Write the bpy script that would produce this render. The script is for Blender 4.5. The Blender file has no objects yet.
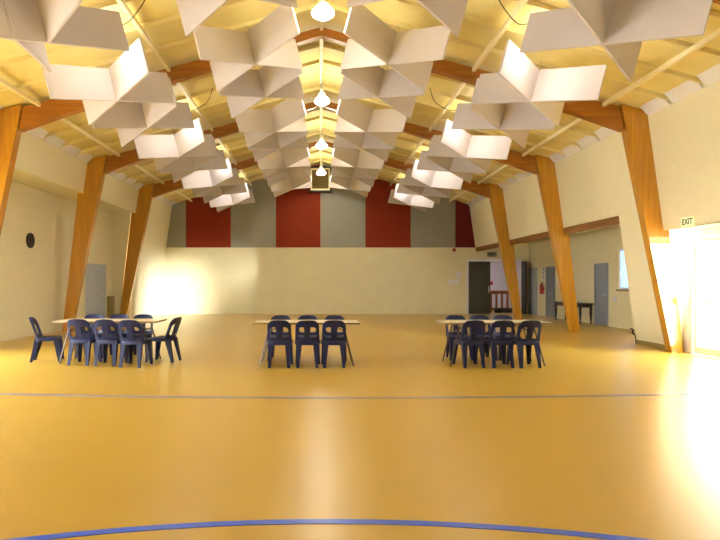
import bpy, bmesh, math
from mathutils import Vector, Matrix
S = bpy.context.scene
COL = S.collection
PI = math.pi
H = 1.43                    # eye height

# ------------------------------------------------------------------ materials
def new_mat(name):
    m = bpy.data.materials.new(name); m.use_nodes = True
    nt = m.node_tree
    return m, nt, nt.nodes['Principled BSDF']

def plain(name, rgb, rough=0.6, metal=0.0, noise=0.06, nscale=6.0, spec=0.5, bump=0.0, bscale=60.0):
    m, nt, b = new_mat(name)
    b.inputs['Roughness'].default_value = rough
    b.inputs['Metallic'].default_value = metal
    b.inputs['Specular IOR Level'].default_value = spec
    tc = nt.nodes.new('ShaderNodeTexCoord')
    n = nt.nodes.new('ShaderNodeTexNoise'); n.inputs['Scale'].default_value = nscale; n.inputs['Detail'].default_value = 4
    r = nt.nodes.new('ShaderNodeValToRGB')
    r.color_ramp.elements[0].position = 0.3; r.color_ramp.elements[1].position = 0.7
    r.color_ramp.elements[0].color = tuple(c*(1-noise) for c in rgb)+(1,)
    r.color_ramp.elements[1].color = tuple(min(1, c*(1+noise)) for c in rgb)+(1,)
    nt.links.new(tc.outputs['Object'], n.inputs['Vector'])
    nt.links.new(n.outputs['Fac'], r.inputs['Fac'])
    nt.links.new(r.outputs['Color'], b.inputs['Base Color'])
    if bump:
        n2 = nt.nodes.new('ShaderNodeTexNoise'); n2.inputs['Scale'].default_value = bscale
        bp = nt.nodes.new('ShaderNodeBump'); bp.inputs['Strength'].default_value = bump; bp.inputs['Distance'].default_value = 0.01
        nt.links.new(tc.outputs['Object'], n2.inputs['Vector'])
        nt.links.new(n2.outputs['Fac'], bp.inputs['Height'])
        nt.links.new(bp.outputs['Normal'], b.inputs['Normal'])
    return m

def wood(name, dark, light, axis='Z', rough=0.35, coat=0.0):
    """laminated timber: stretched grain plus thin lamination lines"""
    m, nt, b = new_mat(name)
    b.inputs['Roughness'].default_value = rough
    b.inputs['Coat Weight'].default_value = coat; b.inputs['Coat Roughness'].default_value = 0.08
    tc = nt.nodes.new('ShaderNodeTexCoord')
    mp = nt.nodes.new('ShaderNodeMapping')
    sc = {'X': (0.5, 9, 9), 'Y': (9, 0.5, 9), 'Z': (9, 9, 0.5)}[axis]
    mp.inputs['Scale'].default_value = sc
    n = nt.nodes.new('ShaderNodeTexNoise'); n.inputs['Scale'].default_value = 1.6; n.inputs['Detail'].default_value = 6
    r = nt.nodes.new('ShaderNodeValToRGB')
    r.color_ramp.elements[0].position = 0.28; r.color_ramp.elements[0].color = (*dark, 1)
    r.color_ramp.elements[1].position = 0.72; r.color_ramp.elements[1].color = (*light, 1)
    nt.links.new(tc.outputs['Object'], mp.inputs['Vector'])
    nt.links.new(mp.outputs['Vector'], n.inputs['Vector'])
    nt.links.new(n.outputs['Fac'], r.inputs['Fac'])
    nt.links.new(r.outputs['Color'], b.inputs['Base Color'])
    return m

def emit(name, rgb, strength):
    m = bpy.data.materials.new(name); m.use_nodes = True
    nt = m.node_tree; nt.nodes.clear()
    o = nt.nodes.new('ShaderNodeOutputMaterial'); e = nt.nodes.new('ShaderNodeEmission')
    e.inputs['Color'].default_value = (*rgb, 1); e.inputs['Strength'].default_value = strength
    nt.links.new(e.outputs[0], o.inputs['Surface'])
    return m

def glass(name, tint=(1, 1, 1), gl=0.07, rough=0.02):
    m = bpy.data.materials.new(name); m.use_nodes = True
    nt = m.node_tree; nt.nodes.clear()
    o = nt.nodes.new('ShaderNodeOutputMaterial'); t = nt.nodes.new('ShaderNodeBsdfTransparent')
    g = nt.nodes.new('ShaderNodeBsdfGlossy'); x = nt.nodes.new('ShaderNodeMixShader')
    t.inputs['Color'].default_value = (*tint, 1); g.inputs['Roughness'].default_value = rough
    x.inputs['Fac'].default_value = gl
    nt.links.new(t.outputs[0], x.inputs[1]); nt.links.new(g.outputs[0], x.inputs[2])
    nt.links.new(x.outputs[0], o.inputs['Surface'])
    return m

def floor_mat():
    m, nt, b = new_mat('golden_vinyl_floor')
    tc = nt.nodes.new('ShaderNodeTexCoord')
    mp = nt.nodes.new('ShaderNodeMapping'); mp.inputs['Scale'].default_value = (1.0, 1.6, 1)
    n = nt.nodes.new('ShaderNodeTexNoise'); n.inputs['Scale'].default_value = 1.1; n.inputs['Detail'].default_value = 8; n.inputs['Roughness'].default_value = 0.62
    r = nt.nodes.new('ShaderNodeValToRGB')
    r.color_ramp.elements[0].position = 0.25; r.color_ramp.elements[0].color = (*FLOOR_A, 1)
    r.color_ramp.elements[1].position = 0.75; r.color_ramp.elements[1].color = (*FLOOR_B, 1)
    nt.links.new(tc.outputs['Object'], mp.inputs['Vector'])
    nt.links.new(mp.outputs['Vector'], n.inputs['Vector'])
    nt.links.new(n.outputs['Fac'], r.inputs['Fac'])
    # faint scuffs
    v = nt.nodes.new('ShaderNodeTexNoise'); v.inputs['Scale'].default_value = 14; v.inputs['Detail'].default_value = 8; v.inputs['Distortion'].default_value = 2.5
    rr = nt.nodes.new('ShaderNodeValToRGB')
    rr.color_ramp.elements[0].position = 0.66; rr.color_ramp.elements[0].color = (0, 0, 0, 1)
    rr.color_ramp.elements[1].position = 0.74; rr.color_ramp.elements[1].color = (1, 1, 1, 1)
    nt.links.new(tc.outputs['Object'], v.inputs['Vector'])
    nt.links.new(v.outputs['Fac'], rr.inputs['Fac'])
    mul = nt.nodes.new('ShaderNodeMath'); mul.operation = 'MULTIPLY'; mul.inputs[1].default_value = 0.07
    nt.links.new(rr.outputs['Color'], mul.inputs[0])
    mx = nt.nodes.new('ShaderNodeMix'); mx.data_type = 'RGBA'
    mx.inputs[7].default_value = (0.8, 0.55, 0.22, 1)
    nt.links.new(mul.outputs[0], mx.inputs[0]); nt.links.new(r.outputs['Color'], mx.inputs[6])
    nt.links.new(mx.outputs[2], b.inputs['Base Color'])
    # roughness variation
    ma = nt.nodes.new('ShaderNodeMapRange'); ma.inputs[3].default_value = 0.27; ma.inputs[4].default_value = 0.32
    nt.links.new(n.outputs['Fac'], ma.inputs[0])
    nt.links.new(ma.outputs[0], b.inputs['Roughness'])
    b.inputs["Specular IOR Level"].default_value = 0.8
    return m

FLOOR_A = (0.525, 0.325, 0.036)
FLOOR_B = (0.565, 0.352, 0.043)
LAMP_W, RIDGE_W, SUN_W, SKY_W, ROOM_W = 11.0, 32.0, 18.0, 8.0, 5.0
EXPOSURE = 1.76

def frosted(name, rgb):
    m = bpy.data.materials.new(name); m.use_nodes = True
    nt = m.node_tree; nt.nodes.clear()
    o = nt.nodes.new('ShaderNodeOutputMaterial'); t = nt.nodes.new('ShaderNodeBsdfTranslucent')
    g = nt.nodes.new('ShaderNodeBsdfGlossy'); x = nt.nodes.new('ShaderNodeMixShader')
    t.inputs['Color'].default_value = (*rgb, 1); g.inputs['Roughness'].default_value = 0.2; x.inputs['Fac'].default_value = 0.05
    nt.links.new(t.outputs[0], x.inputs[1]); nt.links.new(g.outputs[0], x.inputs[2])
    nt.links.new(x.outputs[0], o.inputs['Surface'])
    return m

M = dict(
    frost2=frosted('obscure_glass', (0.07, 0.072, 0.075)),
    frost=frosted('frosted_glass', (0.17, 0.21, 0.27)),
    floor=floor_mat(),
    cream=plain('cream_wall_paint', (0.85, 0.785, 0.53), 0.7, noise=0.02),
    cream_deep=plain('cream_rear_wall_paint', (0.84, 0.775, 0.50), 0.55, noise=0.03, nscale=2),
    white=plain('white_paint', (0.87, 0.87, 0.90), 0.45, noise=0.02),
    lavender=plain('pale_lavender_paint', (0.75, 0.70, 0.80), 0.7, noise=0.02),
    roof=plain('cream_ceiling_lining', (0.83, 0.71, 0.31), 0.55, noise=0.06, nscale=2.0),
    joist=plain('cream_painted_timber', (0.82, 0.70, 0.34), 0.5, noise=0.04),
    purlin=plain('pale_painted_timber', (0.84, 0.74, 0.46), 0.5, noise=0.03),
    col=wood('glulam_column_timber', (0.46, 0.19, 0.008), (0.64, 0.31, 0.014), 'Z', 0.33, 0.6),
    raf=wood('glulam_rafter_timber', (0.30, 0.10, 0.010), (0.44, 0.17, 0.018), 'X', 0.4),
    lint=wood('lintel_timber', (0.19, 0.075, 0.014), (0.32, 0.14, 0.03), 'Y', 0.45),
    baffle=plain('off_white_acoustic_felt', (0.63, 0.575, 0.58), 0.85, noise=0.02, nscale=40),
    red=plain('terracotta_fabric', (0.29, 0.04, 0.018), 0.9, noise=0.10, nscale=30, spec=0.2, bump=0.3, bscale=120),
    grey=plain('sage_grey_fabric', (0.36, 0.355, 0.30), 0.9, noise=0.08, nscale=30, spec=0.2, bump=0.3, bscale=120),
    maroon=plain('dark_maroon_fabric', (0.16, 0.02, 0.02), 0.9, noise=0.08, nscale=30, spec=0.2),
    navy=plain('navy_plastic', (0.011, 0.015, 0.055), 0.45, noise=0.08, nscale=20, spec=0.3),
    top=plain('pale_laminate', (0.78, 0.68, 0.46), 0.3, noise=0.03),
    edge=plain('brown_edge_band', (0.23, 0.14, 0.05), 0.4, noise=0.05),
    steel=plain('bronze_painted_steel', (0.10, 0.075, 0.06), 0.35, 0.6, noise=0.04),
    alu=plain('brushed_aluminium', (0.65, 0.62, 0.55), 0.35, 0.9, noise=0.03),
    bluegrey=plain('blue_grey_door_paint', (0.25, 0.29, 0.36), 0.45, noise=0.03),
    paleblue=plain('pale_blue_grey_paint', (0.45, 0.50, 0.56), 0.45, noise=0.03),
    darkdoor=plain('charcoal_green_door_paint', (0.075, 0.08, 0.065), 0.5, noise=0.06),
    black=plain('black_paint', (0.012, 0.012, 0.012), 0.5, noise=0.1),
    darkwood=wood('dark_stained_timber', (0.018, 0.010, 0.008), (0.05, 0.028, 0.02), 'Y', 0.3),
    redwood=wood('red_brown_timber', (0.22, 0.06, 0.03), (0.36, 0.12, 0.05), 'Z', 0.4),
    olive=plain('olive_brown_panel', (0.34, 0.26, 0.09), 0.6, noise=0.06),
    louvre=wood('brown_louvre_timber', (0.17, 0.11, 0.03), (0.27, 0.18, 0.06), 'X', 0.5),
    paper=plain('white_paper', (0.92, 0.92, 0.94), 0.8, noise=0.02),
    redpaint=plain('red_enamel', (0.50, 0.03, 0.02), 0.3, noise=0.04),
    line=plain('blue_floor_line_paint', (0.045, 0.13, 0.75), 0.3, noise=0.08, nscale=10),
    line2=plain('grey_blue_floor_line_paint', (0.20, 0.18, 0.32), 0.3, noise=0.25, nscale=3),
    signbg=plain('pale_green_sign_face', (0.80, 0.85, 0.52), 0.5, noise=0.02),
    signglow=plain('sign_face_with_glow', (0.80, 0.86, 0.52), 0.5, noise=0.02),
    signtx=plain('dark_green_sign_ink', (0.04, 0.07, 0.02), 0.6, noise=0.02),
    signgrey=plain('grey_sign_face', (0.36, 0.38, 0.34), 0.5, noise=0.02),
    clock=plain('dark_clock_face', (0.06, 0.05, 0.045), 0.25, noise=0.15),
    paving=plain('pale_concrete_paving', (0.72, 0.71, 0.69), 0.8, noise=0.04),
    glass=glass('clear_glass'),
    acrylic=glass('prismatic_acrylic', (0.86, 0.83, 0.70), 0.12, 0.25),
    lampglow=emit('lamp_glow', (1.0, 0.96, 0.84), RIDGE_W),
    sideglow=emit('side_lamp_glow', (1.0, 0.97, 0.93), LAMP_W),
    roomglow=emit('room_light_glow', (1.0, 0.97, 1.0), ROOM_W),
    wire=plain('dark_cable_sheath', (0.10, 0.08, 0.04), 0.5),
    silverwire=plain('steel_wire', (0.5, 0.45, 0.35), 0.4, 0.7),
)

_b = M['signglow'].node_tree.nodes['Principled BSDF']
_b.inputs['Emission Color'].default_value = (0.85, 0.9, 0.5, 1); _b.inputs['Emission Strength'].default_value = 0.14  # slight glow added so the sign plate reads brighter than the wall

# ------------------------------------------------------------------ mesh helpers
def link(name, bm, mat, parent=None, smooth=False, mats=None):
    bmesh.ops.recalc_face_normals(bm, faces=bm.faces)
    me = bpy.data.meshes.new(name); bm.to_mesh(me); bm.free()
    for mm in (mats or [mat]):
        me.materials.append(mm)
    if smooth:
        for p in me.polygons: p.use_smooth = True
        try: me.set_sharp_from_angle(angle=math.radians(40))
        except Exception: pass
    o = bpy.data.objects.new(name, me); COL.objects.link(o)
    if parent: o.parent = parent
    return o

def box(bm, x0, x1, y0, y1, z0, z1, mi=0):
    vs = [bm.verts.new((x, y, z)) for x in (x0, x1) for y in (y0, y1) for z in (z0, z1)]
    for f in ((0, 1, 3, 2), (4, 6, 7, 5), (0, 4, 5, 1), (2, 3, 7, 6), (0, 2, 6, 4), (1, 5, 7, 3)):
        bm.faces.new([vs[i] for i in f]).material_index = mi
    return bm

def bx(*a, mi=0): return box(bmesh.new(), *a, mi=mi)

def bevel(bm, w, seg=2):
    bmesh.ops.bevel(bm, geom=list(bm.edges), offset=w, segments=seg, affect='EDGES', profile=0.5)
    return bm

def prism(bm, pts, axis, a, b):
    """polygon pts extruded along axis; pts are the other two coordinates in xyz order"""
    def v(p, t):
        return {'X': (t, p[0], p[1]), 'Y': (p[0], t, p[1]), 'Z': (p[0], p[1], t)}[axis]
    A = [bm.verts.new(v(p, a)) for p in pts]; B = [bm.verts.new(v(p, b)) for p in pts]
    bm.faces.new(A); bm.faces.new(B[::-1])
    n = len(pts)
    for i in range(n):
        bm.faces.new([A[i], A[(i+1) % n], B[(i+1) % n], B[i]])
    return bm

def lathe(bm, prof, seg=20, c=(0, 0, 0), axis='Z'):
    rings = []
    for r, z in prof:
        ring = []
        for k in range(seg):
            t = 2*PI*k/seg
            p = (r*math.cos(t), r*math.sin(t), z)
            if axis == 'X': p = (p[2], p[0], p[1])
            if axis == 'Y': p = (p[0], p[2], p[1])
            ring.append(bm.verts.new((p[0]+c[0], p[1]+c[1], p[2]+c[2])))
        rings.append(ring)
    for a, b in zip(rings, rings[1:]):
        for k in range(seg):
            bm.faces.new([a[k], a[(k+1) % seg], b[(k+1) % seg], b[k]])
    if prof[0][0] > 1e-6: bm.faces.new(rings[0][::-1])
    if prof[-1][0] > 1e-6: bm.faces.new(rings[-1])
    bmesh.ops.remove_doubles(bm, verts=bm.verts, dist=1e-6)
    return bm

def tube(bm, pts, r, seg=8):
    pts = [Vector(p) for p in pts]
    rings = []
    for i, p in enumerate(pts):
        d = (pts[min(i+1, len(pts)-1)] - pts[max(i-1, 0)]).normalized()
        ref = Vector((0, 0, 1)) if abs(d.z) < 0.9 else Vector((1, 0, 0))
        u = d.cross(ref).normalized(); w = d.cross(u).normalized()
        rr = r[i] if isinstance(r, (list, tuple)) else r
        rings.append([bm.verts.new(p + rr*(math.cos(2*PI*k/seg)*u + math.sin(2*PI*k/seg)*w)) for k in range(seg)])
    for a, b in zip(rings, rings[1:]):
        for k in range(seg):
            bm.faces.new([a[k], a[(k+1) % seg], b[(k+1) % seg], b[k]])
    bm.faces.new(rings[0][::-1]); bm.faces.new(rings[-1])
    return bm

def arc_band(bm, cx, cy, r0, r1, a0, a1, z, n):
    prev = None
    for i in range(n+1):
        t = a0 + (a1-a0)*i/n
        p = [bm.verts.new((cx+r*math.cos(t), cy+r*math.sin(t), zz)) for r, zz in ((r0, z), (r1, z), (r1, z-0.004), (r0, z-0.004))]
        if prev:
            for k in range(4):
                bm.faces.new([prev[k], p[k], p[(k+1) % 4], prev[(k+1) % 4]])
        else: bm.faces.new(p)
        prev = p
    bm.faces.new(prev[::-1])
    return bm

def tag(o, label, cat, group=None):
    o['label'] = label; o['category'] = cat
    if group: o['group'] = group
    return o

def thing(name, label, cat, loc=(0, 0, 0), rz=0.0, group=None):
    o = bpy.data.objects.new(name, None); COL.objects.link(o)
    o.empty_display_size = 0.1
    o.location = loc; o.rotation_euler = (0, 0, rz)
    return tag(o, label, cat, group)

def struct(name, bm, mat, parent=None, **k):
    o = link(name, bm, mat, parent, **k)
    if not parent: o['kind'] = 'structure'
    return o

def dup(root, loc, rot, label, group=None):
    r = root.copy(); COL.objects.link(r)
    r.location = loc; r.rotation_euler = rot; r['label'] = label
    if group: r['group'] = group
    for ch in list(root.children):
        c = ch.copy(); COL.objects.link(c); c.parent = r
        for g in list(ch.children):
            d = g.copy(); COL.objects.link(d); d.parent = c
    return r

def text_bm(s, size, depth, mat4):
    cu = bpy.data.curves.new('lettering', 'FONT'); cu.body = s; cu.size = size; cu.extrude = depth
    cu.offset = size*0.025; cu.align_x = 'CENTER'; cu.align_y = 'CENTER'
    o = bpy.data.objects.new('lettering', cu); COL.objects.link(o)
    bpy.context.view_layer.update()
    me = bpy.data.meshes.new_from_object(o.evaluated_get(bpy.context.evaluated_depsgraph_get()))
    bpy.data.objects.remove(o); bpy.data.curves.remove(cu)
    bm = bmesh.new(); bm.from_mesh(me); bpy.data.meshes.remove(me)
    bm.transform(mat4)
    return bm

# ------------------------------------------------------------------ dimensions
D1, BAY = 12.2, 4.85
FR = [D1 + BAY*k for k in (-1, 0, 1, 2)]          # portal frames
CT = 0.22                                          # column thickness along the hall
YB, YE = 26.75, -3.0                               # rear wall, wall behind the viewer
def xw(z): return 7.30 - 0.138*z                   # leaning wall plane
def zr(x): return 6.72 - 0.27*abs(x)               # roof lining
ZL, XL = 3.95, 7.65                                # left ledge and recess
XR, ZH = 7.42, 2.48                                # right door wall and head
ZO, XP, ZP = 2.97, 9.3, 3.16                       # opening head, side passage
YO = 13.9

# ------------------------------------------------------------------ setting
struct('floor', bx(-9.0, 9.6, YE-0.2, YB+4.5, -0.2, 0.0), M['floor'])
struct('ground', bx(9.6, 60, -60, 60, -0.25, -0.02), M['paving'])
struct('floor', bx(9.6, 11.2, YB-0.2, YB+4.5, -0.24, 0.0), M['floor'])
g2 = struct('ground', bx(-60, -9.0, -60, 60, -0.25, -0.02), M['paving'])

# floor lines
bm = arc_band(bmesh.new(), 0.02, -2.17, 5.715, 5.785, math.radians(35), math.radians(145), 0.003, 70)
tag(link('court_line', bm, M['line']), 'blue curved court line across the floor nearest the camera', 'floor line')
bm = arc_band(bmesh.new(), 0.3, 7.45+38, 38.0, 38.09, math.radians(270-10.5), math.radians(270+10.5), 0.003, 50)
tag(link('court_line', bm, M['line2']), 'thin grey-blue court line across the floor in front of the tables', 'floor line')

# leaning upper walls, bay by bay between the columns
def lean_wall(side, y0, y1, z0):
    s = side
    pts = [(s*xw(z0), z0), (s*xw(5.0), 4.99), (s*(xw(5.0)+0.12), 4.99), (s*(xw(z0)+0.12), z0)]
    return prism(bmesh.new(), pts, 'Y', y0, y1)
edges = [YE] + [v for f in FR for v in (f, f+CT)] + [YB]
bays = [(edges[i], edges[i+1]) for i in range(0, len(edges), 2)]
for i, (a, b) in enumerate(bays):
    struct('wall_left', lean_wall(-1, a, b, 0.0 if i == len(bays)-1 else ZL), M['cream'])
    if i == len(bays)-4+1:                          # bay between the two nearest visible columns
        pass
for i, (a, b) in enumerate(bays):
    if b <= D1+0.01:
        struct('wall_right', lean_wall(1, a, b, ZH), M['cream'])
    elif a < YO < b:
        struct('wall_right', lean_wall(1, a, YO, 0.0), M['cream'])
        struct('wall_right', lean_wall(1, YO, b, ZO), M['cream'])
    else:
        struct('wall_right', lean_wall(1, a, b, ZO), M['cream'])
# thin joints on the leaning walls
def joint(s, y0, y1, z):
    x = xw(z)
    return prism(bmesh.new(), [(s*(x-0.004), z-0.006), (s*(x-0.005), z+0.006), (s*(x+0.01), z+0.006), (s*(x+0.01), z-0.006)], 'Y', y0, y1)
struct('trim_1', joint(1, YE, FR[1], 3.5), M['joist'])
struct('trim_2', joint(1, FR[1]+CT, FR[2], ZO+0.05), M['joist'])

# left recess
WL0, WL1 = 3.5, 11.8
bm = bmesh.new()
box(bm, -XL-0.15, -XL, WL1, FR[3]+CT+0.08, 0, ZL+0.1)
box(bm, -XL-0.15, -XL, YE, WL1, 2.6, ZL+0.1)
box(bm, -XL-0.15, -XL, YE, WL0, 0, 2.6)
prism(bm, [(-XL, 0), (-7.41, 0), (-6.95, ZL), (-XL, ZL)], 'Y', FR[3]+0.06, FR[3]+CT)
struct('wall_left_recess', bm, M['cream'])
struct('ledge_left', bx(-XL, -xw(ZL)-0.13, YE, FR[3]+CT+0.08, ZL, ZL+0.06), M['cream'])
for a, b in bays[:-1]:
    struct('ledge_left', bx(-xw(ZL)-0.13, -xw(ZL), a, b, ZL-0.004, ZL+0.0), M['cream'])
struct('trim_3', bx(-XL, -XL+0.012, WL1, FR[3]-0.01, 3.42, 3.44), M['joist'])
struct('baseboard_left', bx(-XL, -XL+0.014, WL1, 19.2, 0.0, 0.09), M['cream'])
# tall unseen windows added in the left wall for daylight fill
wn = struct('fill_window_left', bx(-XL-0.11, -XL-0.05, WL0, WL1, 2.52, 2.6), M['alu'])
bm = bmesh.new()
for k in range(6):
    y = WL0 + k*(WL1-WL0-0.06)/5
    box(bm, -XL-0.11, -XL-0.05, y, y+0.06, 0.06, 2.52)
box(bm, -XL-0.11, -XL-0.05, WL0, WL1, 0.0, 0.06)
link('window_frame', bm, M['alu'], wn)
link('pane', bx(-XL-0.085, -XL-0.079, WL0, WL1, 0.06, 2.52), M['glass'], wn)

# wall behind the viewer
bm = bmesh.new()
box(bm, -XL-0.2, -6, YE-0.2, YE, 0, 6.9); box(bm, 6, XP+0.2, YE-0.2, YE, 0, 6.9)
box(bm, -6, 6, YE-0.2, YE, 0, 0.9); box(bm, -6, 6, YE-0.2, YE, 3.6, 6.9)
struct('wall_front', bm, M['cream'])
wn = struct('fill_window_front', bx(-6, 6, YE-0.05, YE+0.02, 0.86, 0.9), M['white'])  # dim window added out of view, for soft fill from behind
bm = bmesh.new()
for k in range(7): box(bm, -6+k*11.94/6, -5.94+k*11.94/6, YE-0.14, YE-0.06, 0.9, 3.6)
link('window_frame', bm, M['white'], wn)
link('pane', bx(-6, 6, YE-0.104, YE-0.096, 0.9, 3.6), M['frost2'], wn)

# right door wall
DY0, DY1 = 9.1, 12.06
bm = bmesh.new()
box(bm, XR, XR+0.12, DY1, FR[1]+0.4, 0, ZH)
box(bm, XR, XR+0.12, YE, DY0, 0, ZH)
box(bm, XR, XR+0.12, DY0, DY1, 2.40, ZH)
box(bm, xw(ZH)+0.0, XR+0.12, YE, FR[1]+0.0, ZH-0.0, ZH+0.05)
struct('wall_right_lower', bm, M['white'])
bm = bmesh.new()                                    # return behind the first column
box(bm, xw(0)+0.125, XR-0.001, FR[1]+CT, FR[1]+0.4, 0, ZH)
struct('wall_right_return', bm, M['white'])
struct('trim_4', bx(XR-0.02, XR, 12.07, 12.12, 0, ZH), M['white'])

# exit door: white frame, two glazed leaves, side light
dr = struct('door_1', bevel(bx(XR-0.02, XR+0.10, DY0, DY1, 2.32, 2.40), 0.006), M['white'])
bm = bmesh.new()
for y in (DY1-0.07, DY0, 10.0):
    box(bm, XR-0.02, XR+0.10, y, y+0.07, 0, 2.32)
link('door_frame', bm, M['white'], dr)
for (a, b, nm) in ((10.99, 11.98, 'door_leaf'), (10.075, 10.98, 'door_leaf'), (9.17, 9.995, 'side_light')):
    bm = bmesh.new()
    x0, x1 = XR+0.015, XR+0.06
    box(bm, x0, x1, a, a+0.10, 0.01, 2.31); box(bm, x0, x1, b-0.10, b, 0.01, 2.31)
    box(bm, x0, x1, a+0.10, b-0.10, 0.01, 0.16); box(bm, x0, x1, a+0.10, b-0.10, 2.21, 2.31)
    lf = link(nm, bm, M['white'], dr)
    link('pane', bx(x0+0.018, x0+0.026, a+0.10, b-0.10, 0.16, 2.21), M['glass'], lf)
    if nm == 'door_leaf':
        bm = bmesh.new()
        tube(bm, [(x0-0.07, a+0.06, 1.04), (x0-0.07, b-0.06, 1.04)], 0.022, 10)
        for y in (a+0.05, b-0.05):
            bevel(box(bm, x0-0.09, x0, y-0.025, y+0.025, 0.99, 1.09), 0.0) if False else box(bm, x0-0.09, x0, y-0.03, y+0.03, 0.97, 1.11)
        pb = link('push_bar', bm, M['alu'], lf)

# rear wall with the double-door opening
BX0, BX1, BZ = 6.54, 8.96, 2.40
bm = bmesh.new()
box(bm, -XL, BX0, YB, YB+0.15, 0, 6.9)
box(bm, BX1, 11.2, YB, YB+0.15, 0, 6.9)
box(bm, BX0, BX1, YB, YB+0.15, BZ, 6.9)
struct('wall_back', bm, M['cream_deep'])
struct('trim_5', bx(-xw(1.6), BX0-0.08, YB-0.006, YB, 1.60, 1.612), M['cream'])
struct('trim_6', bx(-xw(2.94), xw(2.94), YB-0.05, YB, 2.93, 2.965), M['purlin'])
struct('baseboard_back', bx(-xw(0), BX0-0.06, YB-0.014, YB, 0, 0.09), M['cream_deep'])

# side passage
bm = bmesh.new()
WY0, WY1, WZ0, WZ1 = 17.5, 18.75, 1.20, 2.46
box(bm, XP, XP+0.15, YO, WY0, 0, ZP); box(bm, XP, XP+0.15, WY1, YB, 0, ZP)
box(bm, XP, XP+0.15, WY0, WY1, 0, WZ0); box(bm, XP, XP+0.15, WY0, WY1, WZ1, ZP)
struct('wall_passage', bm, M['cream'])
struct('wall_passage_end', bx(xw(0)+0.13, XP+0.15, YO-0.15, YO, 0, ZP), M['cream'])
struct('ceiling_passage', bx(xw(ZP)+0.13, XP+0.15, YO, YB, ZP, ZP+0.1), M['cream'])
bm = bmesh.new()
for (a, b) in ((YO, FR[2]), (FR[2]+CT, FR[3]), (FR[3]+CT, YB)):
    box(bm, xw(ZO)+0.02, xw(ZO)+0.14, a, b, 2.80, ZO-0.001)
struct('lintel', bm, M['lint'])
struct('baseboard_right', bx(XP-0.014, XP, YO, 19.25, 0, 0.09), M['cream'])
bm = prism(bmesh.new(), [(xw(0)-0.014, 0), (xw(0.1)-0.014, 0.1), (xw(0.1), 0.1), (xw(0), 0)], 'Y', FR[1]+CT, YO)
struct('baseboard_right', bm, M['olive'])
wn = struct('window_2', bx(XP-0.06, XP+0.02, WY0-0.05, WY1+0.05, WZ0-0.05, WZ0), M['edge'])
bm = bmesh.new()
for (a, b, c, d) in ((WY0, WY0+0.05, WZ0, WZ1), (WY1-0.05, WY1, WZ0, WZ1), (WY0+0.05, WY1-0.05, WZ0, WZ0+0.05), (WY0+0.05, WY1-0.05, WZ1-0.05, WZ1)):
    box(bm, XP+0.02, XP+0.08, a, b, c, d)
link('window_frame', bm, M['white'], wn)
link('pane', bx(XP+0.045, XP+0.051, WY0+0.05, WY1-0.05, WZ0+0.05, WZ1-0.05), M['frost'], wn)

def flush_door(n, y0, y1, mat, ztop=2.0, x=XP, s=-1, split=False):
    d = struct('door_%d' % n, bevel(bx(min(x+s*0.005, x+s*0.035), max(x+s*0.005, x+s*0.035), y0, (y0+y1)/2-0.004 if split else y1, 0.01, ztop), 0.004), mat)
    if split:
        link('door_leaf', bevel(bx(min(x+s*0.005, x+s*0.035), max(x+s*0.005, x+s*0.035), (y0+y1)/2+0.004, y1, 0.01, ztop), 0.004), mat, d)
    bm = bmesh.new()
    xa, xb = sorted((x+s*0.001, x+s*0.05))
    box(bm, xa, xb, y0-0.05, y0-0.004, 0, ztop+0.05); box(bm, xa, xb, y1+0.004, y1+0.05, 0, ztop+0.05)
    box(bm, xa, xb, y0-0.004, y1+0.004, ztop+0.004, ztop+0.05)
    link('door_frame', bm, mat if not split else M['cream'], d)
    hy = (y0+y1)/2 + 0.06 if split else y0+0.08
    link('door_handle', tube(bmesh.new(), [(x+s*0.035, hy, 1.0), (x+s*0.085, hy, 1.0), (x+s*0.085, hy+0.1, 1.0)], 0.010), M['alu'], d)
    return d
flush_door(2, 19.45, 20.26, M['bluegrey'])
flush_door(3, 23.85, 24.62, M['bluegrey'])
flush_door(4, 25.80, 26.58, M['paleblue'], 2.0)
flush_door(5, 19.35, 21.25, M['paleblue'], 2.04, -XL, 1, True)

# rear double door: dark leaf shut, second leaf swung open into the hall
d6 = struct('door_6', bevel(bx(BX0+0.06, BX0+1.03, YB+0.02, YB+0.065, 0.01, BZ-0.06), 0.004), M['darkdoor'])
bm = bmesh.new()
box(bm, BX0-0.06, BX0+0.05, YB-0.025, YB+0.16, 0, BZ+0.06)
box(bm, BX1-0.05, BX1+0.03, YB-0.025, YB+0.16, 0, BZ+0.06)
box(bm, BX0+0.05, BX1-0.05, YB-0.025, YB+0.16, BZ-0.05, BZ+0.06)
link('door_frame', bm, M['white'], d6)
bm = bmesh.new(); box(bm, BX0+0.94, BX0+0.98, YB+0.005, YB+0.02, 0.95, 1.25)
link('door_handle', bm, M['alu'], d6)
link('door_leaf', bevel(bx(BX1-0.02, BX1+0.025, YB-0.56, YB-0.03, 0.01, BZ-0.06), 0.004), M['black'], d6)

# room behind the double door
bm = bmesh.new()
box(bm, 5.0, 11.0, YB+4.3, YB+4.45, 0, 3.0)
box(bm, 4.85, 5.0, YB+0.15, YB+4.45, 0, 3.0); box(bm, 11.0, 11.15, YB+0.15, YB+4.45, 0, 3.0)
struct('wall_room_beyond', bm, M['lavender'])
struct('ceiling_room_beyond', bx(4.85, 11.15, YB+0.15, YB+4.45, 3.0, 3.1), M['white'])
t = thing('added_room_light', 'unseen flat ceiling light added to brighten the lilac room beyond the double door', 'ceiling light', (8.0, YB+2.2, 3.0))  # lamp added above the door head, out of view, to light this room
link('housing', bx(-0.65, 0.65, -0.3, 0.3, -0.05, -0.0), M['white'], t)
link('diffuser', bx(-0.6, 0.6, -0.25, 0.25, -0.075, -0.05), M['roomglow'], t)
t = thing('timber_railing', 'red-brown timber railing in the room beyond the open rear door', 'railing', (0, YB+1.6, 0))
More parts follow.
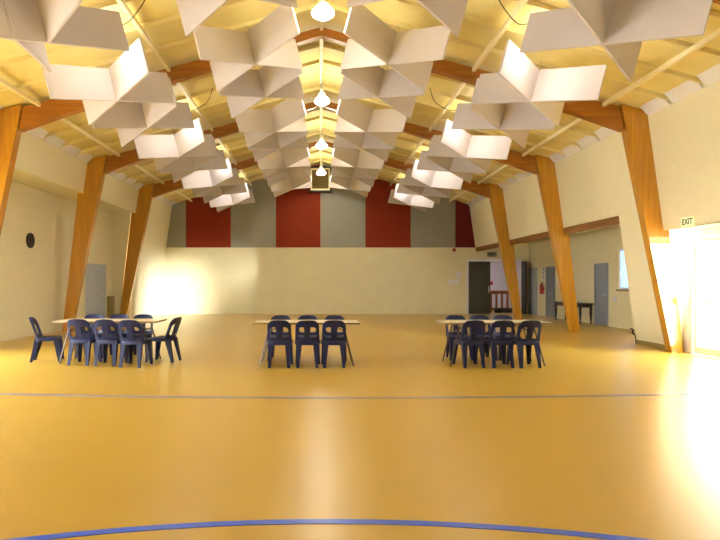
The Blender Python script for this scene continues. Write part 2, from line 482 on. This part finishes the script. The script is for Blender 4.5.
link('handrail', bevel(bx(7.6, 9.1, -0.06, 0.06, 0.86, 1.02), 0.01), M['redwood'], t)
link('bottom_rail', bx(7.9, 9.1, -0.03, 0.03, 0.10, 0.22), M['redwood'], t)
for k in range(5):
    link('post', bx(8.0+0.26*k, 8.09+0.26*k, -0.035, 0.035, 0, 0.88), M['redwood'], t)
for k in range(2):
    o = link('dark_box', bevel(bx(-0.17, 0.17, -0.15, 0.15, 0, 0.2), 0.02), M['black'])
    o.location = (8.28+0.42*k, YB+1.2, 0)
    tag(o, 'small black box on the floor before the timber railing, %s of two' % ('left', 'right')[k], 'box')
o = link('wall_sticker', bx(8.75, 8.9, YB+4.27, YB+4.298, 1.28, 1.46), M['redpaint']); tag(o, 'small red notice on the lilac wall beyond the open door', 'notice')

# ------------------------------------------------------------------ ceiling
for s, nm in ((-1, 'ceiling_left'), (1, 'ceiling_right')):
    pts = [(0, zr(0)), (s*8.2, zr(8.2)), (s*8.2, zr(8.2)+0.12), (0, zr(0)+0.12)]
    c = struct(nm, prism(bmesh.new(), pts, 'Y', YE-0.2, YB+0.15), M['roof'])
    ys = []
    for f in [FR[0]-BAY] + FR:
        for k in range(1, 5):
            y = f + CT/2 + k*BAY/5
            if 3 < y < YB-0.1: ys.append(y)
    for y in ys:
        p = [(s*0.05, zr(0.05)-0.08), (s*6.58, zr(6.58)-0.08), (s*6.58, zr(6.58)), (s*0.05, zr(0.05))]
        link('joist', prism(bmesh.new(), p, 'Y', y-0.024, y+0.024), M['joist'], c)
    seg = sorted(ys + [v for f in FR for v in (f, f+CT)] + [YB])
    for a, b in zip(seg, seg[1:]):
        if b-a < 0.4: continue
        p = [(s*6.44, zr(6.44)-0.005), (s*6.61, 4.80), (s*6.64, 4.80), (s*6.47, zr(6.47)-0.002)]
        link('eave_infill', prism(bmesh.new(), p, 'Y', a+0.05, b-0.05), M['white'], c)
for x, lab in ((0, 'pale ridge beam along the top of the vaulted ceiling'),
               (-3.1, 'pale purlin halfway down the left ceiling slope'), (3.1, 'pale purlin halfway down the right ceiling slope'),
               (-5.75, 'pale purlin near the eaves of the left ceiling slope'), (5.75, 'pale purlin near the eaves of the right ceiling slope')):
    w = 0.035
    p = [(x-w, zr(abs(x))-0.17), (x+w, zr(abs(x))-0.17), (x+w, zr(abs(x)+w)-0.081), (x-w, zr(abs(x)+w)-0.081)]
    o = link('ridge_beam' if x == 0 else 'ceiling_purlin', prism(bmesh.new(), [(a-x, b) for a, b in p], 'Y', YE, YB-0.05), M['purlin'])
    o.location = (x, 0, 0)
    tag(o, lab, 'beam')

# ------------------------------------------------------------------ portal frames
ordn = ['first', 'second', 'third', 'fourth']
near = ['just outside the frame', 'nearest the camera', 'second from the camera', 'furthest from the camera']
for i, f in enumerate(FR):
    for s, sd in ((-1, 'left'), (1, 'right')):
        pts = [(s*7.13, 0), (s*7.36, 0), (s*6.80, 4.87), (s*6.10, 5.045)]
        o = link('timber_column', prism(bmesh.new(), [(x-s*7.2, z) for x, z in pts], 'Y', 0, CT), M['col'])
        o.location = (s*7.2, f, 0)
        tag(o, 'leaning laminated timber column on the %s wall, %s' % (sd, near[i]), 'column', 'laminated portal columns')
        ra = [(s*6.09, 5.0), (s*6.16, 4.52), (s*5.2, 4.86), (0, 6.46), (0, 6.62)]
        o = link('timber_rafter', prism(bmesh.new(), ra, 'Y', 0.02, CT-0.02), M['raf'])
        o.location = (0, f, 0)
        tag(o, 'brown laminated rafter on the %s ceiling slope, %s' % (sd, near[i]), 'rafter', 'laminated portal rafters')

# ------------------------------------------------------------------ rear fabric panels
XS = [-6.62, -6.0, -4.0, -2.0, 0.0, 2.0, 4.0, 6.0, 6.62]
MT = ['grey', 'red', 'grey', 'red', 'grey', 'red', 'grey', 'maroon']
LB = ['narrow grey fabric wall panel at the far left of the rear wall',
      'terracotta fabric panel on the rear wall, leftmost of three',
      'grey fabric panel between the two left terracotta panels',
      'terracotta fabric panel left of the ridge, under the louvred box',
      'grey fabric panel right of the ridge, under the louvred box',
      'terracotta fabric panel on the rear wall, rightmost of three',
      'wide grey fabric panel on the right of the rear wall',
      'narrow dark maroon fabric panel at the far right of the rear wall']
for k in range(8):
    a, b = XS[k], XS[k+1]
    g = 0.004
    za, zb = zr(a)-0.02, zr(b)-0.02
    lo = 2.97
    al, bl = a+g, b-g
    if k == 0: pts = [(-xw(lo)+0.01, lo), (bl, lo), (bl, zb), (-xw(4.9)+0.01, 4.85)]
    elif k == 7: pts = [(al, lo), (xw(lo)-0.01, lo), (xw(4.9)-0.01, 4.85), (al, za)]
    else: pts = [(al, lo), (bl, lo), (bl, zb), (al, za)]
    cx = (a+b)/2
    o = link('fabric_panel', prism(bmesh.new(), [(x-cx, z) for x, z in pts], 'Y', -0.045, -0.001), M[MT[k]])
    o.location = (cx, YB, 0)
    tag(o, LB[k], 'wall panel', 'fabric panels on the rear wall')

# louvred box at the ridge
t = thing('louvre_box', 'framed brown louvred box high on the rear wall at the ridge', 'vent', (-0.02, YB-0.046, 5.40))
bm = bmesh.new()
for (a, b, c, d) in ((-0.50, -0.43, 0, 1.10), (0.43, 0.50, 0, 1.10), (-0.43, 0.43, 0, 0.06), (-0.43, 0.43, 1.04, 1.10)):
    box(bm, a, b, -0.35, 0, c, d)
link('case', bm, M['black'], t)
bm = bmesh.new()
for (a, b, c, d) in ((-0.43, -0.36, 0.06, 1.04), (0.36, 0.43, 0.06, 1.04), (-0.36, 0.36, 0.06, 0.13), (-0.36, 0.36, 0.97, 1.04)):
    box(bm, a, b, -0.34, -0.26, c, d)
link('inner_frame', bm, M['purlin'], t)
bm = bmesh.new()
box(bm, -0.36, 0.36, -0.27, -0.25, 0.13, 0.97)
for k in range(14):
    z = 0.135 + k*0.06
    prism(bm, [(-0.31, z), (-0.27, z+0.045), (-0.27, z+0.055), (-0.315, z+0.012)], 'X', -0.355, 0.355)
link('louvre_slats', bm, M['louvre'], t)

# small things on the rear wall
t = thing('alarm_bell', 'small red alarm fitting under the fabric panels of the rear wall', 'alarm', (5.95, YB, 2.86))
link('mount', bx(-0.07, 0.07, -0.04, 0, -0.07, 0.07), M['redpaint'], t)
link('dome', lathe(bmesh.new(), [(0.06, -0.041), (0.055, -0.08), (0.03, -0.11), (0.0, -0.12)], 12, axis='Y'), M['redpaint'], t, smooth=True)
for (x, z, w, h, lab) in ((6.14, 1.76, 0.20, 0.29, 'upright white paper notice beside the rear double door'),
                          (6.05, 1.42, 0.26, 0.23, 'right white paper of the two low notices beside the rear door'),
                          (5.80, 1.43, 0.22, 0.20, 'left white paper of the two low notices beside the rear door')):
    o = link('paper_notice', bx(-w/2, w/2, -0.006, -0.001, -h/2, h/2), M['paper']); o.location = (x, YB-0.006 if z < 1.7 else YB, z)
    tag(o, lab, 'notice', 'papers beside the rear door')

# exit signs
t = thing('exit_sign', 'pale green EXIT sign over the glazed white door', 'sign', (xw(2.57)-0.012, 11.36, 2.57))
link('plate', bevel(bx(-0.012, 0.010, -0.20, 0.20, -0.09, 0.09), 0.004), M['signglow'], t)
link('lettering', text_bm('EXIT', 0.150, 0.002, Matrix(((0, 0, -1, -0.0125), (-1.05, 0, 0, 0), (0, 1, 0, 0), (0, 0, 0, 1)))), M['signtx'], t)
t = thing('exit_sign', 'small grey EXIT sign above the rear double door', 'sign', (7.62, YB-0.05, 2.66))
link('plate', bevel(bx(-0.20, 0.20, -0.05, 0.05, -0.11, 0.11), 0.01), M['signgrey'], t)
link('lettering', text_bm('EXIT', 0.15, 0.002, Matrix(((1, 0, 0, 0), (0, 0, -1, -0.052), (0, 1, 0, 0), (0, 0, 0, 1)))), M['signtx'], t)

# left wall clock and cupboard
t = thing('wall_clock', 'dark round clock high on the left recessed wall', 'clock', (-XL, 15.75, 2.52))
link('rim', lathe(bmesh.new(), [(0.20, 0.001), (0.20, 0.04), (0.18, 0.05), (0.165, 0.03)], 32, axis='X'), M['black'], t, smooth=True)
link('clock_face', lathe(bmesh.new(), [(0.165, 0.022), (0.10, 0.032), (0.0, 0.036)], 32, axis='X'), M['clock'], t, smooth=True)
t = thing('low_cupboard', 'low olive brown cupboard against the left wall beside the pale blue door', 'cupboard', (-XL+0.03, 21.68, 0))
link('body', bevel(bx(0, 0.10, -0.33, 0.19, 0, 0.92), 0.008), M['olive'], t)
link('door', bevel(bx(0.101, 0.115, -0.29, 0.15, 0.06, 0.86), 0.004), M['olive'], t)
link('knob', lathe(bmesh.new(), [(0.012, 0.116), (0.018, 0.135), (0.0, 0.142)], 10, (0, -0.2, 0.5), 'X'), M['black'], t)

# passage things
t = thing('side_table', 'dark narrow side table with turned legs against the passage wall', 'table', (9.02, 21.5, 0))
link('tabletop', bevel(bx(-0.24, 0.24, -1.15, 1.15, 0.66, 0.705), 0.008), M['darkwood'], t)
bm = bmesh.new()
box(bm, -0.19, -0.165, -1.06, 1.06, 0.56, 0.66); box(bm, 0.165, 0.19, -1.06, 1.06, 0.56, 0.66)
box(bm, -0.165, 0.165, -1.06, -1.035, 0.56, 0.66); box(bm, -0.165, 0.165, 1.035, 1.06, 0.56, 0.66)
link('apron', bm, M['darkwood'], t)
for x in (-0.18, 0.18):
    for y in (-1.05, 1.05):
        link('leg', lathe(bmesh.new(), [(0.020, 0), (0.028, 0.03), (0.024, 0.08), (0.042, 0.32), (0.052, 0.42), (0.034, 0.46), (0.048, 0.49), (0.048, 0.66)], 12, (x, y, 0)), M['darkwood'], t, smooth=True)
t = thing('fire_extinguisher', 'red fire extinguisher on the passage wall', 'fire extinguisher', (XP-0.10, 24.98, 0.93))
link('cylinder', lathe(bmesh.new(), [(0.07, 0), (0.078, 0.02), (0.078, 0.33), (0.05, 0.38), (0.025, 0.40), (0.025, 0.43)], 16), M['redpaint'], t, smooth=True)
link('valve', bx(-0.03, 0.03, -0.09, 0.02, 0.43, 0.47), M['black'], t)
link('hose', tube(bmesh.new(), [(0, 0.03, 0.43), (-0.03, 0.11, 0.38), (-0.02, 0.115, 0.2), (0, 0.11, 0.1)], 0.012, 6), M['black'], t)
link('bracket', bx(0.05, 0.099, -0.05, 0.05, 0.2, 0.26), M['steel'], t)
t = thing('safety_sign', 'white sign with dark and red marks above the fire extinguisher', 'sign', (XP-0.001, 25.0, 1.5))
link('plate', bx(-0.008, 0, -0.12, 0.14, 0.0, 0.56), M['paper'], t)
bm = bmesh.new()
for (y, z, w, h) in ((-0.04, 0.06, 0.09, 0.06), (0.05, 0.12, 0.08, 0.05), (0.0, 0.22, 0.08, 0.05), (-0.05, 0.36, 0.08, 0.07), (0.06, 0.43, 0.09, 0.06)):
    link('symbol', bx(-0.011, -0.008, y-w/2, y+w/2, z, z+h), M['black'], t)
for (y, z, w, h) in ((0.04, 0.30, 0.16, 0.03), (0.0, 0.5, 0.2, 0.025)):
    link('red_band', bx(-0.011, -0.008, y-w/2, y+w/2, z, z+h), M['redpaint'], t)
o = link('paper_notice', bx(-0.006, -0.001, -0.11, 0.11, -0.2, 0.2), M['paper']); o.location = (XP, 23.6, 1.5)
tag(o, 'white paper notice on the passage wall behind the second column', 'notice')
t = thing('round_switch', 'round white fitting on the passage wall below the window', 'switch', (XP, 18.95, 0.89))
link('back_plate', lathe(bmesh.new(), [(0.085, -0.001), (0.085, -0.02), (0.07, -0.03), (0.0, -0.03)], 16, axis='X'), M['white'], t, smooth=True)
link('dial', lathe(bmesh.new(), [(0.05, -0.031), (0.045, -0.05), (0.0, -0.052)], 16, axis='X'), M['paper'], t, smooth=True)
t = thing('holdback_hook', 'small black hook and cord at the corner of the passage opening', 'hook', (7.22, YO-0.12, 0))
link('cord', tube(bmesh.new(), [(0.02, 0.03, 0.012), (0.03, 0.05, 0.14), (0.01, 0.06, 0.24)], 0.010, 6), M['black'], t)
link('hook_body', tube(bmesh.new(), [(0.01, 0.06, 0.22), (-0.05, 0.06, 0.26), (-0.02, 0.06, 0.33), (-0.09, 0.06, 0.36)], 0.018, 8), M['black'], t)

# ------------------------------------------------------------------ acoustic baffles
NORD = ['first', 'second', 'third', 'fourth', 'fifth', 'sixth', 'seventh', 'eighth']
ROWS = [8.06, 10.80, 12.72, 15.65, 17.57, 20.50, 22.42, 25.35]
COLS = [(-3.68, 'left outer'), (-1.19, 'left inner'), (1.19, 'right inner'), (3.76, 'right outer')]
TILT = math.atan(0.265)
def make_baffle():
    t = thing('acoustic_baffle', '', 'acoustic baffle', group='crossed acoustic baffles under the ceiling')
    for sg in (1, -1):
        bm = bevel(bx(-1.2, 1.2, -0.02, 0.02, 0, 0.6), 0.004, 1)
        bm.transform(Matrix.Rotation(sg*PI/4, 4, 'Z'))
        link('panel', bm, M['baffle'], t)
    bm = bmesh.new()
    tube(bm, [(0.03, 0, 0.60), (0.05, 0.02, 0.68), (0.0, 0.0, 0.74), (-0.04, 0.02, 0.68), (-0.03, 0, 0.60)], 0.006, 6)
    link('hanger', bm, M['silverwire'], t)
    return t
b0 = make_baffle(); first = True
for r, y in enumerate(ROWS):
    for x, nm in COLS:
        lab = 'white crossed-panel acoustic baffle, %s from the camera in the %s row' % (NORD[r], nm)
        z = 5.34 - (abs(x)-1.19)*0.262 - (0.05 if r == 0 else 0)
        rot = (0, TILT if x > 0 else -TILT, 0)
        if first:
            b0.location = (x, y, z); b0.rotation_euler = rot; b0['label'] = lab; first = False
        else: dup(b0, (x, y, z), rot, lab)
# the nearest left outer one has its far arm swung round on its hanger
ps = [c for c in b0.children if c.name.startswith('panel')]
def half(a, off, ln=1.2):
    bm = bevel(bx(off, off+ln, -0.02, 0.02, 0, 0.6), 0.004, 1)
    bm.transform(Matrix.Rotation(a, 4, 'Z'))
    return bm
bpy.data.objects.remove(ps[1])
link('panel', half(-PI/4, 0.0), M['baffle'], b0)
bm = half(math.radians(93), -0.35); bm.transform(Matrix.Translation((-0.32, 0, 0)))
link('panel', bm, M['baffle'], b0)

# ------------------------------------------------------------------ lamps
def make_lamp(drop, glow, name):
    """origin at the roof; bulb centre at -drop"""
    t = thing(name, '', 'pendant light')
    if drop > 0.5:
        link('stem', tube(bmesh.new(), [(0, 0, -0.16), (0, 0, -drop+0.36)], 0.012, 8), M['alu'], t)
        link('ballast', lathe(bmesh.new(), [(0.03, -drop+0.38), (0.06, -drop+0.36), (0.06, -drop+0.24), (0.045, -drop+0.20)], 16), M['alu'], t, smooth=True)
        top = 0.20
    else:
        link('ballast', lathe(bmesh.new(), [(0.05, -0.085), (0.07, -0.10), (0.07, -drop+0.13), (0.05, -drop+0.11)], 16), M['black'], t, smooth=True)
        top = 0.11
    link('shade', lathe(bmesh.new(), [(0.06, -drop+top), (0.11, -drop+top*0.55), (0.18, -drop+0.0), (0.205, -drop-0.06), (0.200, -drop-0.06), (0.175, -drop+0.0), (0.105, -drop+top*0.5), (0.055, -drop+top-0.01)], 24), M['acrylic'], t, smooth=True)
    link('bulb', lathe(bmesh.new(), [(0.0, -drop+0.06), (0.09, -drop+0.045), (0.155, -drop+0.0), (0.182, -drop-0.06), (0.17, -drop-0.10), (0.11, -drop-0.14), (0.0, -drop-0.155)], 20), M[glow], t, smooth=True)
    return t
MID = [FR[0]+CT/2-BAY/2, FR[0]+CT/2+BAY/2, FR[1]+CT/2+BAY/2, FR[2]+CT/2+BAY/2, FR[3]+CT/2+BAY/2]
MID = [m + 0.04 for m in MID]
wh = ['just above the camera', 'nearest the camera', 'second along', 'third along', 'furthest, before the louvred box']
l0 = make_lamp(0.78, 'lampglow', 'pendant_light'); l0['group'] = 'pendant lights along the ridge'
for i, y in enumerate(MID):
    lab = 'glowing pendant light on the ridge, %s' % wh[i]
    p = (0.02, y, zr(0))
    if i == 0: l0.location = p; l0['label'] = lab
    else: dup(l0, p, (0, 0, 0), lab)
l1 = make_lamp(0.37, 'sideglow', 'side_pendant_light'); l1['group'] = 'side pendant lights between the baffles'
wh2 = ['just above the camera', 'in the nearest bay', 'in the second bay', 'in the third bay', 'in the furthest bay']
first = True
for i, y in enumerate(MID):
    for s, sd in ((-1, 'left'), (1, 'right')):
        lab = 'short pendant light on the %s ceiling slope behind baffles, %s' % (sd, wh2[i])
        lx = 3.43 if s < 0 else 3.60
        p = (s*lx, y, zr(lx)+0.08)
        if first: l1.location = p; l1['label'] = lab; first = False
        else: dup(l1, p, (0, 0, 0), lab)
# loose cables looping under the roof
def cable(pts, lab):
    P = [Vector(p) for p in pts]; out = []
    for a in range(len(P)-1):
        p0 = P[max(a-1, 0)]; p1 = P[a]; p2 = P[a+1]; p3 = P[min(a+2, len(P)-1)]
        for k in range(6):
            t = k/6
            out.append(0.5*((2*p1)+(p2-p0)*t+(2*p0-5*p1+4*p2-p3)*t*t+(3*p1-p0-3*p2+p3)*t**3))
    out.append(P[-1])
    tag(link('loose_cable', tube(bmesh.new(), out, 0.010, 6), M['wire'], smooth=True), lab, 'cable')
for s, sd in ((-1, 'left'), (1, 'right')):
    cable([(s*2.5, 9.0, zr(2.5)-0.05), (s*2.75, 9.2, zr(2.7)-0.30), (s*3.1, 9.5, zr(3.1)-0.36), (s*3.40, 9.75, zr(3.4)-0.16)],
          'dark cable looping under the %s ceiling slope in the nearest bay' % sd)
    cable([(s*2.55, 14.1, zr(2.5)-0.05), (s*2.7, 14.2, zr(2.7)-0.30), (s*3.1, 14.4, zr(3.1)-0.34), (s*3.40, 14.6, zr(3.4)-0.16)],
          'dark cable looping under the %s ceiling slope in the second bay' % sd)

# ------------------------------------------------------------------ chairs
def outline_back():
    pts = []
    hw0, hw1, top = 0.205, 0.196, 0.372
    pts.append((-hw0, -0.02))
    n = 8
    L = []
    for i in range(1, 5): L.append((-(hw0+(hw1-hw0)*i/5), -0.02+(0.26)*i/5))
    for i in range(n+1):
        t = PI - (PI/2)*i/n
        L.append((-hw1+0.115+0.115*math.cos(t), top-0.115+0.115*math.sin(t)))
    pts += L
    pts += [(0.0, top+0.004)]
    pts += [(-x, z) for x, z in reversed(L)]
    pts.append((hw0, -0.02))
    pts += [(0.1, -0.05), (0, -0.055), (-0.1, -0.05)]
    return pts
def hole(s):
    pts = [(0.050, 0.055), (0.10, 0.052), (0.145, 0.06), (0.160, 0.10), (0.158, 0.16)]
    for i in range(1, 7):
        t = (PI/2)*i/6
        pts.append((0.092+0.064*math.cos(t), 0.185+0.07*math.sin(t)))
    pts += [(0.056, 0.25), (0.048, 0.15)]
    return [(s*x, z) for x, z in pts]
def back_map(u, v, d):
    lean = 0.30*v + 0.12*v*v
    cur = 0.9*u*u
    return (u, -0.185 - lean + cur + d, 0.43 + v*0.98)
def make_backrest():
    bm = bmesh.new()
    def loop(pts):
        vs = [bm.verts.new((x, 0, z)) for x, z in pts]
        return [bm.edges.new((vs[i], vs[(i+1) % len(vs)])) for i in range(len(vs))]
    es = loop(outline_back()) + loop(hole(1)) + loop(hole(-1))
    bmesh.ops.triangle_fill(bm, edges=es, use_beauty=True, use_dissolve=False)
    bmesh.ops.subdivide_edges(bm, edges=[e for e in bm.edges if e.calc_length() > 0.09], cuts=1)
    bmesh.ops.triangulate(bm, faces=bm.faces)
    ex = bmesh.ops.extrude_face_region(bm, geom=list(bm.faces))
    top = set(v for v in ex['geom'] if isinstance(v, bmesh.types.BMVert))
    for v in bm.verts:
        # thicker towards the outer rim like a moulded flange
        th = 0.026 if abs(v.co.x) > 0.155 or v.co.z > 0.33 else 0.016
        v.co = back_map(v.co.x, v.co.z, th if v in top else -th*0.3)
    return bm
def make_seat():
    bm = bmesh.new(); N = 32; rings = []
    for sc, z in ((0.93, 0.372), (1.0, 0.376), (1.0, 0.425), (0.985, 0.437), (0.94, 0.440), (0.75, 0.432), (0.4, 0.427)):
        ring = []
        for k in range(N):
            t = 2*PI*k/N
            c, s_ = math.cos(t), math.sin(t)
            e = 0.45
            x = math.copysign(abs(c)**e, c)*(0.205+0.015*(s_ > 0))*sc
            y = math.copysign(abs(s_)**e, s_)*0.215*sc + 0.01
            zz = z - (0.012 if (y > 0.17 and z > 0.42) else 0)
            ring.append(bm.verts.new((x, y, zz)))
        rings.append(ring)
    for a, b in zip(rings, rings[1:]):
        for k in range(N):
            bm.faces.new([a[k], a[(k+1) % N], b[(k+1) % N], b[k]])
    bm.faces.new(rings[0][::-1]); bm.faces.new(rings[-1])
    return bm
def make_leg(sx, sy):
    """moulded angle-section leg, tapering and splayed"""
    tx, ty = sx*(0.200 if sy > 0 else 0.180), (0.205 if sy > 0 else -0.190)
    bx_, by_ = sx*(0.214 if sy > 0 else 0.182), (0.245 if sy > 0 else -0.275)
    bm = bmesh.new(); rings = []
    for f in (0.0, 0.5, 1.0):
        w = 0.088*(1-f) + 0.044*f; th = 0.026*(1-f)+0.020*f
        cx = tx*(1-f)+bx_*f; cy = ty*(1-f)+by_*f; z = 0.425*(1-f)
        L = [(0, 0), (-w, 0), (-w, -th), (-th, -th), (-th, -w), (0, -w)]
        rings.append([bm.verts.new((cx+sx*p[0], cy+sy*p[1], z)) for p in L])
    for a, b in zip(rings, rings[1:]):
        for k in range(6): bm.faces.new([a[k], a[(k+1) % 6], b[(k+1) % 6], b[k]])
    bm.faces.new(rings[0]); bm.faces.new(rings[-1][::-1])
    return bm
def make_chair():
    t = thing('stacking_chair', '', 'chair')
    link('seat', make_seat(), M['navy'], t, smooth=True)
    link('backrest', make_backrest(), M['navy'], t, smooth=True)
    for sx in (-1, 1):
        for sy in (-1, 1):
            link('leg', make_leg(sx, sy), M['navy'], t)
    return t
chair0 = make_chair(); chair_used = [False]
def chair(px, y, rz, lab, group):
    # px is where the top of the backrest shows
    x = (px-320)*(y - 0.30*math.cos(rz))/600 - 0.03
    if not chair_used[0]:
        chair0.location = (x, y, 0); chair0.rotation_euler = (0, 0, rz); chair0['label'] = lab; chair0['group'] = group; chair_used[0] = True
        return chair0
    return dup(chair0, (x, y, 0), (0, 0, rz), lab, group)

# ------------------------------------------------------------------ folding tables
def make_table():
    t = thing('folding_table', '', 'table')
    tp = link('tabletop', bevel(bx(-0.9, 0.9, -0.375, 0.375, 0.715, 0.745), 0.003, 1), M['top'], t)
    bm = bmesh.new()
    box(bm, -0.906, 0.906, -0.382, -0.376, 0.712, 0.742); box(bm, -0.906, 0.906, 0.376, 0.382, 0.712, 0.742)
    box(bm, -0.907, -0.901, -0.376, 0.376, 0.712, 0.742); box(bm, 0.901, 0.907, -0.376, 0.376, 0.712, 0.742)
    link('edge_band', bm, M['edge'], tp)
    for sx in (-1, 1):
        for sy in (-1, 1):
            link('leg', tube(bmesh.new(), [(sx*0.62, sy*0.28, 0.714), (sx*0.80, sy*0.33, 0.0)], 0.013, 8), M['steel'], t)
        link('crossbar', tube(bmesh.new(), [(sx*0.653, -0.29, 0.58), (sx*0.653, 0.29, 0.58)], 0.011, 8), M['steel'], t)
        link('brace', tube(bmesh.new(), [(sx*0.655, 0.0, 0.58), (sx*0.30, 0.0, 0.714)], 0.009, 8), M['steel'], t)
    return t
T = make_table(); T['group'] = 'folding tables set across the hall'
TY = 10.55
def tx(px, y): return (px-320)*y/600 - 0.03
T.location = (tx(307, 10.5), 10.5, 0); T['label'] = 'pale folding table in the centre with six navy chairs'
TL = dup(T, (-3.80, 10.85, 0), (0, 0, 0), 'pale folding table on the left with chairs at both ends')
TR = dup(T, (2.98, 10.5, 0), (0, 0, 0), 'pale folding table on the right in front of the rear door')

G = 'navy stacking chairs around the tables'
PLC = ['leftmost', 'middle', 'rightmost']
for i, px in enumerate((278.8, 307.2, 334.2)):
    chair(px, 10.22, (0.0, 0.0, 0.0)[i], 'navy plastic chair on the near side of the centre table, %s' % PLC[i], G)
for i, px in enumerate((281.0, 307.8, 334.3)):
    chair(px, 11.12, PI, 'navy plastic chair on the far side of the centre table, %s' % PLC[i], G)
for i, (px, y, r) in enumerate(((77.6, 10.52, -0.05), (104.6, 10.40, -0.04), (130.2, 10.27, -0.09))):
    chair(px, y, r, 'navy plastic chair on the near side of the left table, %s' % PLC[i], G)
for i, px in enumerate((95.8, 121.0, 144.6)):
    chair(px, 11.5, PI+0.05, 'navy plastic chair on the far side of the left table, %s' % PLC[i], G)
chair(46.3, 10.90, -PI/2+0.25, 'navy plastic chair at the left end of the left table, turned sideways', G)
chair(162.4, 10.85, PI/2-0.20, 'navy plastic chair at the right end of the left table, turned sideways', G)
for i, (px, r) in enumerate(((473.5, 0.10), (503.2, 0.06), (530.0, 0.10))):
    chair(px, 10.22, r, 'navy plastic chair on the near side of the right table, %s' % PLC[i], G)
for i, px in enumerate((455.0, 478.4, 501.8)):
    chair(px, 11.15, PI, 'navy plastic chair on the far side of the right table, %s' % PLC[i], G)

# ------------------------------------------------------------------ daylight
w = bpy.data.worlds.new('World'); S.world = w; w.use_nodes = True
bg = w.node_tree.nodes['Background']
bg.inputs['Color'].default_value = (0.88, 0.94, 1.0, 1); bg.inputs['Strength'].default_value = SKY_W
sun = bpy.data.lights.new('sun', 'SUN'); sun.energy = SUN_W; sun.angle = math.radians(9); sun.color = (1.0, 1.0, 1.0)
so = bpy.data.objects.new('sun', sun); COL.objects.link(so)
d = Vector((-1.0, 1.10, -0.010)).normalized()
so.rotation_euler = d.to_track_quat('-Z', 'Y').to_euler()
so.location = (30, -20, 6)

# ------------------------------------------------------------------ camera
cam = bpy.data.cameras.new('camera'); cam.sensor_width = 36; cam.lens = 30.0
cam.shift_x = 40/720; cam.shift_y = 12/720
cam.clip_start = 0.05; cam.clip_end = 300
co = bpy.data.objects.new('camera', cam); COL.objects.link(co)
co.location = (-0.03, 0, H); co.rotation_euler = (PI/2, 0, 0)
S.camera = co
S.view_settings.view_transform = 'Standard'
S.view_settings.look = 'None'
S.view_settings.exposure = EXPOSURE
S.view_settings.gamma = 1.0
S.view_settings.use_curve_mapping = False
